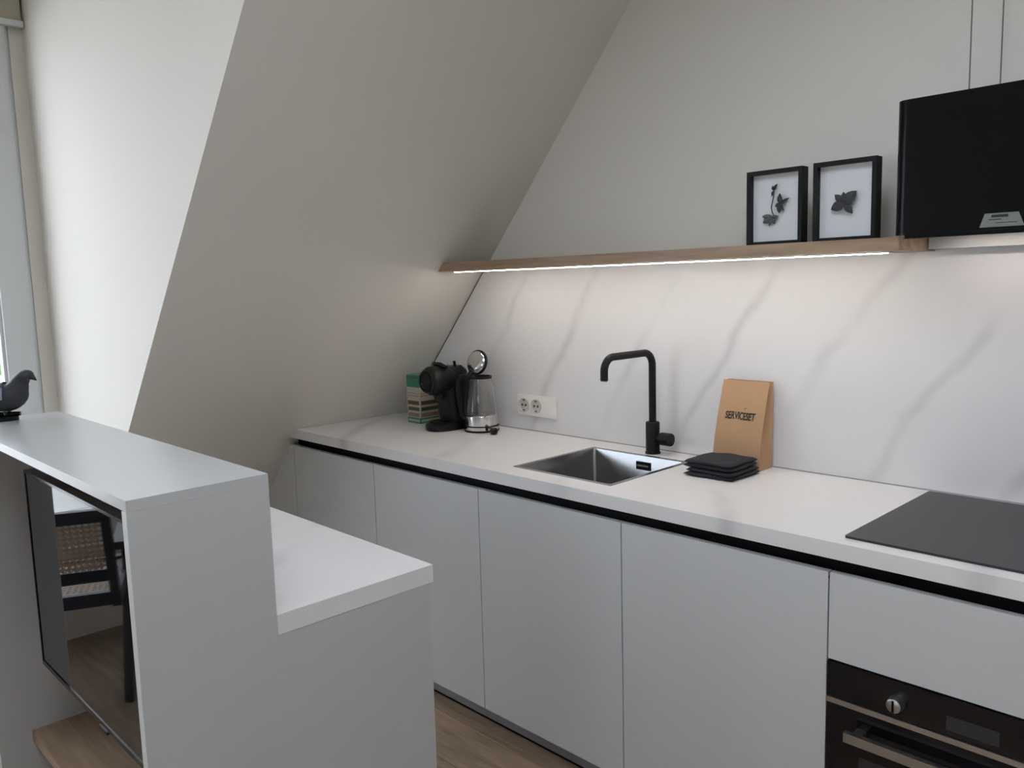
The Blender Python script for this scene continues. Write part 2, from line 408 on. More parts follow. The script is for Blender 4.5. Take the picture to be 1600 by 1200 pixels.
# ------------------------------------------------------------------ base cabinets
YD = -0.60; DT, DB = 0.844, 0.071
def cabinet(x0, x1, label, door=True):
    c = thing('base_cabinet', ((x0+x1)/2, -0.3, 0.071), label, 'cabinet', 'grey base cabinets under the worktop')
    bm = bmesh.new(); g = 0.0005
    bbox(bm, x0+g, x0+0.018, YD+0.02, -0.02, DB, 0.838); bbox(bm, x1-0.018, x1-g, YD+0.02, -0.02, DB, 0.838)
    bbox(bm, x0+0.018, x1-0.018, YD+0.02, -0.02, DB, DB+0.018); bbox(bm, x0+0.018, x1-0.018, -0.028, -0.02, DB+0.018, 0.838)
    fin('body', bm, lacq, c)
    bm = bmesh.new(); bbox(bm, x0+g, x1-g, YD+0.032, YD+0.062, 0.8385, 0.8805); bbox(bm, x0+g, x1-g, YD+0.004, YD+0.032, 0.828, 0.834)
    fin('handle_channel', bm, dark_ch, c)
    if door: box('door', x0+0.002, x1-0.002, YD, YD+0.0195, DB+0.002, DT, lacq, c, bevel=0.0015)
    return c
cabinet(-0.6, 0.0, 'grey handleless base cabinet beside the sloping wall, next to the filler panel')
cabinet(0.0, 0.6, 'grey handleless base cabinet immediately left of the sink cabinet')
cabinet(0.6, 1.2, 'grey handleless base cabinet directly under the steel sink')
cabinet(1.2, 1.8, 'grey handleless base cabinet between the sink cabinet and the oven')
oc = cabinet(1.8, 2.4, 'grey base cabinet under the hob that houses the black oven', door=False)
box('drawer_front', 1.802, 2.398, YD, YD+0.0195, 0.639, DT, lacq, oc)
cabinet(2.4, 3.0, 'grey handleless base cabinet right of the oven')
fpn = prism('filler_panel', [(slope_x(DB)+0.002, DB+0.002), (-0.602, DB+0.002), (-0.602, DT), (slope_x(DT)+0.002, DT)], 'y', YD, YD+0.0195, lacq)
tag(fpn, 'slanted grey filler panel closing the gap between cabinets and sloping wall', 'panel')
box('handle_channel', slope_x(0.86)+0.006, -0.6006, YD+0.032, YD+0.062, 0.8445, 0.8805, dark_ch, fpn, bevel=0)
struct(box('trim_1', -1.2, XE, -0.55, -0.535, 0.0, DB-0.001, plinth_m, bevel=0))
struct(box('trim_2', -1.2, XE, -0.5535, -0.5505, 0.0, 0.005, dark_ch, bevel=0))

# oven
ov = thing('built_in_oven', (2.1, -0.6, DB), 'black built-in oven with steel bar handle below the hob', 'oven')
box('oven_body', 1.82, 2.38, YD+0.03, -0.06, DB+0.021, 0.625, black_p, ov)
box('control_panel', 1.803, 2.397, YD-0.006, YD+0.029, 0.552, 0.636, black_gl, ov)
box('trim_strip', 1.803, 2.397, YD-0.009, YD+0.02, 0.539, 0.5515, steel_d, ov)
dr = box('oven_door', 1.803, 2.397, YD-0.006, YD+0.028, DB+0.004, 0.5385, black_gl, ov)
box('door_window', 1.88, 2.32, YD-0.0068, YD-0.006, 0.16, 0.43, disp_m, dr, bevel=0)
hb = bmesh.new(); bbox(hb, 1.862, 2.338, YD-0.050, YD-0.036, 0.478, 0.500)
hd = fin('door_handle', hb, steel, dr, bevel=0.003)
for hx in (1.885, 2.315): box('handle_mount', hx-0.01, hx+0.01, YD-0.037, YD-0.005, 0.482, 0.496, steel, dr, bevel=0.001)
kn = lathe('knob', [(0, 0), (0.017, 0), (0.018, -0.003), (0.0155, -0.024), (0.013, -0.026), (0, -0.026)], steel_d, ov, (1.961, YD-0.006, 0.590), 28, 'y')
box('knob_grip', 1.959, 1.963, YD-0.035, YD-0.031, 0.578, 0.603, black_p, kn, bevel=0)
box('display', 2.06, 2.16, YD-0.0068, YD-0.006, 0.566, 0.598, disp_m, ov, bevel=0)

# hob
bm = bmesh.new(); loft(bm, [[(x, y, z) for x, y in rrect(1.818, 2.40, -0.565, -0.037, 0.006, 3)] for z in (H+0.0002, H+0.0055)])
tag(fin('induction_hob', bm, hob_gl, bevel=0.0008, seg=1), 'flat black glass induction hob set on the worktop under the hood', 'hob')

# sink
sk = thing('kitchen_sink', ((SX0+SX1)/2, (SY0+SY1)/2, 0.735), 'square stainless steel sink bowl set into the marble worktop', 'sink')
bm = bmesh.new()
def rr(o, z, r): return [(x, y, z) for x, y in rrect(SX0+o, SX1-o, SY0+o, SY1-o, r, 5)]
loft(bm, [rr(0.0005, H-0.038, 0.004), rr(0.0005, H+0.0012, 0.004), rr(0.014, H+0.0012, 0.010), rr(0.015, H-0.001, 0.011), rr(0.017, 0.765, 0.014), rr(0.023, 0.748, 0.016), rr(0.045, 0.742, 0.02)], cap=False)
vs = [v for v in bm.verts if abs(v.co.z-0.742) < 1e-4]; bm.faces.new(vs)
fin('bowl', bm, steel_s, sk, smooth=True)
lathe('drain', [(0, 0.0), (0.043, 0.0), (0.045, 0.002), (0.04, 0.004), (0.03, 0.001), (0, 0.001)], chrome, sk, (0.90, -0.32, 0.7421), 28)
of = box('overflow', 0.900, 0.956, SY1-0.0205, SY1-0.0165, 0.872, 0.900, black_p, sk, bevel=0.001)
box('overflow_bar', 0.905, 0.951, SY1-0.0222, SY1-0.0206, 0.884, 0.889, steel_d, of, bevel=0)

# faucet
fx, fy = 0.925, -0.073
fa = thing('kitchen_faucet', (fx, fy, H), 'matt black square-arched kitchen faucet behind the sink', 'faucet')
lathe('base', [(0, 0), (0.0265, 0), (0.0265, 0.006), (0.024, 0.007), (0.024, 0.108), (0.022, 0.111), (0, 0.111)], black_m, fa, (fx, fy, H), 32)
rt = 0.045; zt2 = 1.272; ye = -0.331
pts = [(fx, fy, H+0.10), (fx, fy, zt2-rt)] + arc((fx, fy-rt, zt2-rt), rt, 0, 90, 10)[1:] + arc((fx, ye+rt, zt2-rt), rt, 90, 180, 10) + [(fx, ye, 1.199)]
tube('spout', pts, 0.0125, black_m, fa, 20)
lathe('aerator', [(0, 0), (0.010, 0), (0.010, 0.006), (0, 0.006)], steel_d, fa, (fx, ye, 1.1955), 20)
lathe('lever_knob', [(0, 0.02), (0.013, 0.02), (0.013, 0.034), (0.022, 0.036), (0.0225, 0.074), (0.021, 0.077), (0, 0.077)], black_m, fa, (fx, fy, 0.975), 28, 'x')

# socket strip
so = thing('socket_strip', (0.315, -0.012, 0.985), 'white wall socket strip with two outlets and a switch on the backsplash', 'socket')
SZ0, SZ1 = 0.983, 1.066
box('cover_frame', 0.210, 0.420, -0.021, -0.0125, SZ0, SZ1, socket_m, so, bevel=0.003)
for k in range(2):
    cx = 0.247 + 0.068*k; cz = (SZ0+SZ1)/2
    d = lathe('outlet', [(0.029, 0.0), (0.029, -0.005), (0.026, -0.005), (0.0235, -0.0012), (0, -0.0012)], socket_r, so, (cx, -0.0205, cz), 30, 'y', cap=False)
    for s in (-1, 1): lathe('pin_hole', [(0, 0), (0.0050, 0), (0.0050, -0.002), (0, -0.002)], socket_d, d, (cx+s*0.0095, -0.0212, cz), 12, 'y')
    for s in (-1, 1): box('earth_clip', cx-0.004, cx+0.004, -0.0252, -0.0212, cz+s*0.0205-0.002, cz+s*0.0205+0.002, socket_d, d, bevel=0)
box('rocker_switch', 0.362, 0.412, -0.0255, -0.0205, SZ0+0.011, SZ1-0.011, socket_m, so, bevel=0.002)

# ------------------------------------------------------------------ oak shelf with LED strip
SHZ0, SHZ1, SHY = 1.572, 1.606, -0.25
bm = bmesh.new()
xl0, xl1, xr = slope_x(SHZ0)+0.001, slope_x(SHZ1)+0.001, 1.800
q = [(xl0, SHY, SHZ0), (xr, SHY, SHZ0), (xr, -0.0005, SHZ0), (xl0, -0.0005, SHZ0), (xl1, SHY, SHZ1), (xr, SHY, SHZ1), (xr, -0.0005, SHZ1), (xl1, -0.0005, SHZ1)]
v = [bm.verts.new(p) for p in q]
for f in ((3,2,1,0),(4,5,6,7),(0,1,5,4),(1,2,6,5),(2,3,7,6),(3,0,4,7)): bm.faces.new([v[i] for i in f])
sh = fin('wall_shelf', bm, oak, bevel=0.001)
tag(sh, 'long oak floating shelf on the back wall above the marble backsplash', 'shelf')
box('led_profile', 0.06, 1.77, SHY+0.030, SHY+0.042, SHZ0-0.0035, SHZ0, alu, sh, bevel=0)
box('led_strip', 0.07, 1.76, SHY+0.033, SHY+0.039, SHZ0-0.0050, SHZ0-0.0036, led_m, sh, bevel=0)

# picture frames
def picture(x0, x1, z1, yf, label):
    z0 = SHZ1+0.0005; yb = yf+0.036; b = 0.0115
    p = thing('picture_frame', ((x0+x1)/2, yf+0.018, z0), label, 'picture frame', 'black box frames on the oak shelf')
    for n, a in (('frame_side', (x0, x0+b, z0, z1)), ('frame_side', (x1-b, x1, z0, z1)), ('frame_top', (x0+b, x1-b, z1-b, z1)), ('frame_bottom', (x0+b, x1-b, z0, z0+b))):
        box(n, a[0], a[1], yf, yb, a[2], a[3], frame_b, p, bevel=0.0008)
    box('backing_board', x0+b, x1-b, yb-0.016, yb-0.001, z0+b, z1-b, paper_w, p, bevel=0)
    return p, yb-0.0165
def petal(bm, c, ang, l, w, y, lift=0.004, n=8):
    ca, sa = math.cos(ang), math.sin(ang); top, bot, mid = [], [], []
    for i in range(n+1):
        t = i/n; h = w*math.sin(math.pi*t**0.85)**0.8 if 0 < t < 1 else 0.0005
        for lst, s in ((top, 1), (mid, 0), (bot, -1)):
            u, vv = l*t, s*h
            lst.append(bm.verts.new((c[0]+u*ca-vv*sa, y-lift*math.sin(math.pi*t)-(0.0025 if s == 0 else 0), c[1]+u*sa+vv*ca)))
    for i in range(n):
        bm.faces.new((top[i], top[i+1], mid[i+1], mid[i])); bm.faces.new((mid[i], mid[i+1], bot[i+1], bot[i]))
f1x0, f1x1, fz1 = 1.327, 1.498, 1.820
p1, y1 = picture(f1x0, f1x1, fz1, -0.155, 'black box frame with a thin dried flower sprig, further from the hood')
cx = 1.42; cz = 1.70
tube('stem', [(cx-0.012, y1-0.006, 1.768), (cx-0.014, y1-0.007, 1.745), (cx-0.021, y1-0.007, 1.715), (cx-0.018, y1-0.006, 1.70), (cx-0.012, y1-0.006, 1.690)], 0.0016, dried_d, p1, 8)
bm = bmesh.new()
for a, l, w in ((60, 0.020, .005), (110, 0.014, .004), (250, 0.018, 0.004)): petal(bm, (cx-0.013, 1.762), R(a), l, w, y1-0.006)
fin('bud', bm, dried_d, p1)
bm = bmesh.new()
for a, l, w in ((95, .030, .008), (30, .030, .005), (200, .018, .006), (260, .026, .008), (300, .022, .005)): petal(bm, (cx+0.008, 1.722), R(a), l, w, y1-0.007)
fin('flower', bm, dried_d, p1)
bm = bmesh.new()
for a, l, w in ((170, .036, .008), (200, .036, .010), (235, .026, .007), (10, .016, .006), (280, .018, .006)): petal(bm, (cx-0.014, 1.685), R(a), l, w, y1-0.006)
fin('root', bm, dried_l, p1)
f2x0, f2x1 = 1.530, 1.702
p2, y2 = picture(f2x0, f2x1, 1.822, -0.155, 'black box frame with a dark broad-petalled dried flower, next to the hood')
bm = bmesh.new()
for a, l, w in ((45, .042, .015), (100, .030, .009), (140, .038, .010), (200, .042, .014), (305, .036, .010), (350, .020, .008)): petal(bm, (1.617, 1.708), R(a), l, w, y2-0.010, 0.005)
fin('pressed_flower', bm, dried_d, p2)
tube('pin', [(1.617, y2, 1.708), (1.617, y2-0.010, 1.708)], 0.003, dried_d, p2, 8)

# ------------------------------------------------------------------ extractor hood
HX0, HX1, HYF, HZ0, HZ1 = 1.790, 2.40, -0.27, 1.6085, 1.927
hoo = thing('extractor_hood', (2.1, -0.15, HZ0), 'black box extractor hood with rounded front corner hanging above the hob', 'hood')
r_ = 0.03
poly = [(HX0, -0.0005)] + [(HX0+r_-r_*math.cos(R(a)), HYF+r_-r_*math.sin(R(a))) for a in range(0, 91, 10)] + [(HX1-r_+r_*math.sin(R(a)), HYF+r_-r_*math.cos(R(a))) for a in range(0, 91, 10)] + [(HX1, -0.0005)]
bm = bmesh.new(); loft(bm, [[(x, y, z) for x, y in poly] for z in (HZ0, HZ1)])
fin('hood_body', bm, hood_m, hoo, smooth=True)
box('added_hood_lamp', 1.87, 2.33, -0.150, -0.130, HZ0-0.002, HZ0-0.0002, added_lamp_m, hoo, bevel=0)  # added lamp, lifts the backsplash below the hood
box('front_lip', HX0+0.030, HX1-0.030, HYF+0.0003, HYF+0.008, HZ0-0.0095, HZ0-0.0001, hood_m, hoo, bevel=0)
lp = prism('badge', [(1.986, 1.6145), (2.076, 1.6145), (2.064, 1.645), (1.996, 1.645)], 'y', HYF-0.0022, HYF-0.0004, badge_m, hoo)
for a, b, c, d in ((2.010, 2.044, 1.6355, 1.6415), (2.004, 2.030, 1.6300, 1.6320), (2.018, 2.062, 1.6225, 1.6240)): box('badge_print', a, b, HYF-0.0027, HYF-0.0023, c, d, disp_m, lp, bevel=0)
box('mounting_rail', 1.8035, 2.39, -0.06, -0.013, 1.577, 1.6075, rail_m, hoo, bevel=0.001)
for x in (1.948, 2.252):
    for y in (-0.255, -0.03): tube('suspension_cable', [(x, y, HZ1-0.002), (x, y, CEIL-0.001)], 0.0016, cable_m, hoo, 8)

# ------------------------------------------------------------------ coffee bag and cloth
def bag():
    b = thing('paper_bag', (1.262, -0.06, H), 'brown kraft paper bag with black lettering standing against the backsplash', 'bag')
    x0, x1, yf, yb, zt = 1.180, 1.345, -0.103, -0.020, 1.192
    bm = bmesh.new(); rows = 14; cols = 9; grid = {}
    def front(u, t):    # u across, t up
        y = yf + (yb-0.014-yf)*(t**1.5)*0.86; k = 0.004*math.sin(9*u+7*t)*math.sin(math.pi*u) - 0.006*math.sin(math.pi*u)*math.sin(math.pi*min(1, t*1.3))
        return (x0+0.010*t*0.6 + (x1-x0-0.004*t)*u, y+k, H+(zt-H)*t)
    def back(u, t): 
        return (x0+0.010*t*0.6 + (x1-x0-0.004*t)*u, yb-0.002, H+(zt-H)*t)
    F = [[bm.verts.new(front(i/cols, j/rows)) for i in range(cols+1)] for j in range(rows+1)]
    B = [[bm.verts.new(back(i/cols, j/rows)) for i in range(cols+1)] for j in range(rows+1)]
    for j in range(rows):
        for i in range(cols):
            bm.faces.new((F[j][i], F[j][i+1], F[j+1][i+1], F[j+1][i])); bm.faces.new((B[j][i], B[j+1][i], B[j+1][i+1], B[j][i+1]))
    # gusset sides folded inwards
    for col, s in ((0, 1), (cols, -1)):
        M = []
        for j in range(rows+1):
            t = j/rows; a, c = F[j][col].co, B[j][col].co
            fold = 0.040*max(0, min(1, (t-0.22)/0.2)) * (1-0.5*t)
            M.append(bm.verts.new(((a.x+c.x)/2+s*fold, (a.y+c.y)/2, a.z)))
        for j in range(rows):
            bm.faces.new((F[j][col], F[j+1][col], M[j+1], M[j])); bm.faces.new((M[j], M[j+1], B[j+1][col], B[j][col]))
        for row in (0,):
            pass
    bm.faces.new([F[0][i] for i in range(cols+1)] + [B[0][i] for i in range(cols, -1, -1)])
    fin('bag_body', bm, kraft, b, smooth=True)
    # lettering follows the leaning front
    cu = bpy.data.curves.new('lettering', 'FONT'); cu.body = 'SERVICESET'; cu.size = 0.030; cu.align_x = 'CENTER'; cu.extrude = 0.0002; cu.space_character = 0.98; cu.offset = 0.0007
    tmp = bpy.data.objects.new('tmp', cu); COL.objects.link(tmp)
    dg = bpy.context.evaluated_depsgraph_get(); me = bpy.data.meshes.new_from_object(tmp.evaluated_get(dg))
    bpy.data.objects.remove(tmp)
    w = max(v.co.x for v in me.vertices)-min(v.co.x for v in me.vertices)
    bm = bmesh.new(); bm.from_mesh(me); bpy.data.meshes.remove(me)
    for v in bm.verts:
        u = 0.505 + v.co.x*0.106/w/0.165; t = (1.074-H)/(zt-H) + v.co.y*1.05/(zt-H)
        p = front(u, t); v.co = Vector((p[0], p[1]-0.0012-v.co.z, p[2]))
    fin('lettering', bm, ink, b)
    bm = bmesh.new()
    for i in range(3):
        a = 2.1*i; 
        u0, t0 = 0.60, 0.69
        p = Vector(front(u0, t0)); bbox(bm, p.x-0.004+i*0.003, p.x-0.002+i*0.003, p.y-0.0015, p.y-0.0007, p.z+0.002*i-0.002, p.z+0.002*i)
    fin('small_mark', bm, ink, b)
bag()

def cloth_layer(name, x0, x1, y0, y1, z0, th, parent, seed, puff=0.0):
    rnd = random.Random(seed); n, m_ = 18, 14; bm = bmesh.new()
    ph = [rnd.uniform(0, 6) for _ in range(4)]
    rings = []
    def z_of(u, v): return 0.0018*math.sin(5*u+ph[0]) * math.sin(4*v+ph[1]) + 0.0012*math.sin(11*u+7*v+ph[2])
    T, Bt = {}, {}
    for i in range(n+1):
        for j in range(m_+1):
            u, v_ = i/n, j/m_
            ex = 0.0025*math.sin(6*v_+ph[3])*(abs(2*u-1)**3); ey = 0.0025*math.sin(5*u+ph[1])*(abs(2*v_-1)**3)
            x = x0+(x1-x0)*u+ex; y = y0+(y1-y0)*v_+ey
            e = min(u*(x1-x0), (1-u)*(x1-x0), v_*(y1-y0), (1-v_)*(y1-y0))
            k = min(1, e/ (th*0.75)); rnd_ = math.sqrt(max(0, 1-(1-k)**2))
            mid = z0+th/2
            dz = puff*math.sin(math.pi*u)*math.sin(math.pi*v_)
            T[i, j] = bm.verts.new((x, y, mid+th/2*rnd_+z_of(u, v_)*k+dz)); 
            Bt[i, j] = bm.verts.new((x, y, mid-th/2*rnd_)) if 0 < i < n and 0 < j < m_ else T[i, j]
    for i in range(n):
        for j in range(m_):
            bm.faces.new((T[i, j], T[i+1, j], T[i+1, j+1], T[i, j+1]))
            try: bm.faces.new((Bt[i, j], Bt[i, j+1], Bt[i+1, j+1], Bt[i+1, j]))
            except ValueError: pass
    return fin(name, bm, cloth_m, parent, smooth='all')
ct = thing('folded_cloth', (1.275, -0.19, H), 'charcoal folded kitchen cloth lying in front of the paper bag', 'cloth')
for k, (a, b, c, d) in enumerate(((1.190, 1.358, -0.278, -0.116), (1.193, 1.355, -0.275, -0.116), (1.187, 1.350, -0.273, -0.114), (1.184, 1.347, -0.270, -0.114))):
    cloth_layer('fold', a, b, c, d, H+0.0006+k*0.0113+(0.002 if k > 1 else 0), 0.0122, ct, 3+k, 0.0025 if k == 3 else 0.0)

# ------------------------------------------------------------------ kettle
kx, ky = 0.108, -0.132
ke = thing('electric_kettle', (kx, ky, H), 'glass electric kettle with steel base and its lid flipped open', 'kettle')
lathe('power_base', [(0, 0), (0.072, 0), (0.073, 0.004), (0.073, 0.008), (0, 0.008)], black_p, ke, (kx, ky, H+0.0003), 40)
lathe('base_ring', [(0, 0), (0.071, 0), (0.071, 0.013), (0, 0.013)], chrome, ke, (kx, ky, H+0.0084), 40)
lathe('seal_ring', [(0, 0), (0.0715, 0), (0.0715, 0.005), (0, 0.005)], black_p, ke, (kx, ky, H+0.0215), 40)
lathe('steel_body', [(0, 0), (0.068, 0), (0.067, 0.038), (0.063, 0.042), (0.052, 0.043), (0, 0.043)], chrome, ke, (kx, ky, H+0.0266), 40)
gp = [(0.0625, 0.0695), (0.063, 0.085), (0.0605, 0.12), (0.052, 0.175), (0.044, 0.205), (0.043, 0.220)]
bm = bmesh.new()
prof = gp + [(r-0.0025, h) for r, h in gp[::-1]]
rings = [[(kx+r*math.cos(2*math.pi*i/40), ky+r*math.sin(2*math.pi*i/40), H+h) for i in range(40)] for r, h in prof]
vs = loft(bm, rings + [], cap=False)
for i in range(40): bm.faces.new((vs[-1][i], vs[-1][(i+1) % 40], vs[0][(i+1) % 40], vs[0][i]))
fin('glass_jug', bm, glassm, ke, smooth=True)
# handle on the far-left (towards -x), top collar and opened lid
hd_ = Vector((-0.80, -0.60, 0)).normalized()
def kp(r, h, s=0.0): 
    p = Vector((kx, ky, H+h)) + hd_*r + Vector((-hd_.y, hd_.x, 0))*s
    return p
def ribbon(name, path, w, th, m, parent):
    bm = bmesh.new(); rings = []
    P = [Vector((a, b)) for a, b in path]
    for i, p in enumerate(P):
        t = (P[min(i+1, len(P)-1)]-P[max(i-1, 0)]).normalized(); n = Vector((-t.y, t.x))
        a, b = p+n*th/2, p-n*th/2
        rings.append([kp(a.x, a.y, -w/2), kp(a.x, a.y, w/2), kp(b.x, b.y, w/2), kp(b.x, b.y, -w/2)])
    loft(bm, rings)
    return fin(name, bm, m, parent, bevel=0.003)
ribbon('handle', [(0.040, 0.212), (0.062, 0.226), (0.084, 0.222), (0.092, 0.200), (0.093, 0.160), (0.088, 0.110), (0.080, 0.065), (0.066, 0.048)], 0.030, 0.016, black_p, ke)
ribbon('spine', [(0.045, 0.215), (0.050, 0.19), (0.058, 0.15), (0.065, 0.10), (0.067, 0.055)], 0.020, 0.006, black_p, ke)
lathe('collar', [(0.043, 0.216), (0.047, 0.216), (0.047, 0.226), (0.043, 0.226), (0.043, 0.216)], black_p, ke, (kx, ky, H), 40, cap=False)
# lid: disc hinged above the handle, standing open and turned towards the room
hinge = kp(0.052, 0.226)
ln = (Vector((0.12, -0.95, 0.25))).normalized()          # the way the inner face looks
up_ = (Vector((0, 0, 1)) - ln*ln.z).normalized(); sd_ = up_.cross(ln)
lc = hinge + up_*0.056
lc += Vector((0.022, 0.020, 0))
def disc(name, rad, prof, m, parent):
    bm = bmesh.new()
    rings = [[lc + (up_*math.sin(2*math.pi*i/36) + sd_*math.cos(2*math.pi*i/36))*(rad*k) + ln*h for i in range(36)] for k, h in prof]
    loft(bm, rings); return fin(name, bm, m, parent, smooth=True)
ld = disc('lid', 0.052, [(0.3, -0.013), (0.9, -0.012), (1.0, -0.006), (1.0, 0.0), (0.93, 0.003), (0.5, 0.003)], black_p, ke)
disc('lid_plate', 0.046, [(0.2, 0.0032), (0.96, 0.0032), (1.0, 0.006), (0.9, 0.011), (0.5, 0.015), (0.1, 0.0165)], chrome, ld)
tube('hinge_arm', [hinge - Vector((0, 0, 0.012)), hinge+(lc-hinge)*0.25 - ln*0.006, lc-up_*0.04 - ln*0.006], [0.012, 0.012, 0.011], black_p, ke, 12)
swd = Vector((0.95, -0.32, 0)).normalized()
sp = Vector((kx, ky, H)) + swd*0.118
lathe('switch_knob', [(0, 0.0), (0.012, 0.001), (0.0165, 0.009), (0.0165, 0.018), (0.012, 0.026), (0, 0.027)], black_g, ke, (sp.x, sp.y, H+0.0005), 20)
tube('switch_arm', [Vector((kx, ky, H+0.024))+swd*0.066, Vector((kx, ky, H+0.020))+swd*0.112], 0.005, black_p, ke, 10)

# ------------------------------------------------------------------ coffee machine (faces the room, -y)
mx_, my_ = -0.045, -0.17
cm = thing('coffee_machine', (mx_, my_, H), 'black capsule coffee machine with round head beside the kettle', 'coffee machine')
def ell(cx, cy, z, a, b, n=28, p=2.4):
    out = []
    for i in range(n):
        t = 2*math.pi*i/n; c, s = math.cos(t), math.sin(t)
        out.append((cx+a*math.copysign(abs(c)**(2/p), c), cy+b*math.copysign(abs(s)**(2/p), s), z))
    return out
bm = bmesh.new(); loft(bm, [ell(mx_, my_, H+0.0005, .066, .115), ell(mx_, my_, H+0.010, .070, .120), ell(mx_, my_, H+0.026, .068, .118), ell(mx_, my_, H+0.032, .060, .110)])
fin('base', bm, black_p, cm, smooth=True)
bm = bmesh.new(); loft(bm, [ell(mx_, my_-0.055, H+0.0325, .046, .046), ell(mx_, my_-0.055, H+0.037, .046, .046)]); 
fin('drip_tray', bm, black_g, cm, smooth=True)
bm = bmesh.new()
loft(bm, [ell(mx_, my_+0.035, H+0.030, .064, .070), ell(mx_, my_+0.028, H+0.08, .064, .072), ell(mx_, my_+0.026, H+0.13, .063, .072), ell(mx_, my_+0.024, H+0.18, .061, .074), ell(mx_, my_+0.014, H+0.215, .057, .078), ell(mx_, my_+0.010, H+0.245, .050, .070), ell(mx_, my_+0.010, H+0.262, .034, .050)])
fin('body', bm, black_p, cm, smooth=True)
hc = (mx_-0.002, my_, H+0.208)
hdp = [(0.0, -0.125), (0.030, -0.124), (0.052, -0.114), (0.060, -0.098), (0.062, -0.06), (0.058, 0.0), (0.045, 0.03), (0.0, 0.03)]
lathe('head', hdp, black_p, cm, hc, 36, 'y')
lathe('face_ring', [(0.040, -0.1235), (0.046, -0.1235), (0.048, -0.118), (0.042, -0.118), (0.040, -0.1235)], black_g, cm, hc, 36, 'y', cap=False)
lathe('nozzle', [(0, 0), (0.018, 0), (0.024, 0.022), (0.024, 0.03), (0, 0.03)], black_p, cm, (mx_, my_-0.06, H+0.128), 24)
bm = bmesh.new(); tubemesh(bm, [(mx_-0.045, my_-0.05, H+0.262), (mx_-0.02, my_-0.062, H+0.276), (mx_+0.02, my_-0.062, H+0.276), (mx_+0.045, my_-0.05, H+0.262)], 0.008, 10)
fin('lever', bm, black_g, cm, smooth=True)
tube('lever_pin', [(mx_+0.03, my_+0.01, H+0.255), (mx_+0.03, my_+0.005, H+0.284)], 0.006, black_p, cm, 10)
bm = bmesh.new(); loft(bm, [ell(mx_+0.004, my_+0.098, H+0.034, .050, .024), ell(mx_+0.004, my_+0.098, H+0.20, .050, .024)])
fin('water_tank', bm, mat('smoked_tank', (0.03, 0.03, 0.035), 0.08, coat=0.5), cm, smooth=True)
bm = bmesh.new(); bmesh.ops.create_uvsphere(bm, u_segments=12, v_segments=8, radius=0.006)
for v in bm.verts: v.co += Vector((hc[0]-0.03, hc[1]-0.118, hc[2]-0.012))
fin('light_button', bm, chrome, cm, smooth=True)

# ------------------------------------------------------------------ stack of capsule cartons behind the machine
def carton(z0, h, body, bands, label, dx=0.0, rz=0.0):
    w, d = 0.090, 0.118
    c = thing('carton_box', (-0.270+dx, -0.130, z0), label, 'box', 'stack of cartons beside the coffee machine', rz)
    box('carton_body', -w/2, w/2, -d/2, d/2, 0.0003, h-0.0003, body, c, bevel=0.0015, local=True)
    for a, b, m in bands:
        bm = bmesh.new(); e = 0.0005
        bbox(bm, -w/2+0.006, w/2-0.006, -d/2-e, -d/2+e, h*a, h*b); bbox(bm, w/2-e, w/2+e, -d/2+0.006, d/2-0.006, h*a, h*b)
        fin('printed_band', bm, m, c, local=True)
Z = H
stack = [(0.024, green_b, [(0.3, 0.7, cream_b)], 'flat green carton at the bottom of the stack beside the coffee machine'),
         (0.026, cream_b, [(0.15, 0.8, rose_b)], 'flat cream carton with rose print, second from the bottom of the stack'),
         (0.026, cream_b, [(0.2, 0.8, dgreen_b)], 'flat cream carton with dark green print, middle of the stack'),
         (0.026, cream_b, [(0.2, 0.85, brown_b)], 'flat cream carton with brown print, above the dark green printed one'),
         (0.056, cream_b, [(0.30, 0.36, rose_b), (0.5, 0.55, rose_b)], 'taller plain cream carton under the green top carton'),
         (0.054, green_b, [(0.75, 0.85, dgreen_b)], 'green carton on top of the stack behind the coffee machine')]
for k, (h_, b_, bands, lab) in enumerate(stack):
    carton(Z, h_, b_, bands, lab, random.uniform(-.002, .002), R(random.uniform(-2, 2))); Z += h_

# ------------------------------------------------------------------ peninsula and media cabinet
PX, PYB, PYM, TYF, TZ = 1.245, -1.307, -1.6755, -1.924, 1.188
pn = thing('peninsula_cabinet', (0.75, -1.49, 0), 'grey peninsula base cabinet behind the media cabinet', 'cabinet')
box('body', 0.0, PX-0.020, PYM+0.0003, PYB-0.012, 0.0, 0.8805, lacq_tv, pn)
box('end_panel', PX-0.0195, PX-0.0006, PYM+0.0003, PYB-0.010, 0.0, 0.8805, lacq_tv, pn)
tag(box('marble_worktop', 0.0, PX, PYM+0.0005, PYB, 0.881, 0.920, marb_top, bevel=0.002), 'short marble slab on the peninsula behind the media cabinet', 'worktop')

tv = thing('media_cabinet', (0.62, -1.8, 0), 'grey media cabinet with open niche around the television', 'cabinet')
XL = 0.105
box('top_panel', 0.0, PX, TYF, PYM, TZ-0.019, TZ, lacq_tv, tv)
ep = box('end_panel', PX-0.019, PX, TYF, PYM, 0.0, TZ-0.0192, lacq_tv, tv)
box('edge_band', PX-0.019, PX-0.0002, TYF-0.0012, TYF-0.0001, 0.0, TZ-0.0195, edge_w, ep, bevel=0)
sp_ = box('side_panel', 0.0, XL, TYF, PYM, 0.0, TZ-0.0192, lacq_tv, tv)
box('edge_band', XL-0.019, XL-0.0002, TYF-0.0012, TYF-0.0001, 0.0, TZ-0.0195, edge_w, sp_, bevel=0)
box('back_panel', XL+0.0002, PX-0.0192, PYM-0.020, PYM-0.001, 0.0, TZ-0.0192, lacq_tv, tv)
ns = box('niche_shelf', XL+0.0003, PX-0.0193, -1.844, PYM-0.0203, 0.288, 0.320, oak2, tv)
box('niche_base', XL+0.0003, PX-0.0193, -1.80, PYM-0.0203, 0.0, 0.07, lacq_tv, tv)

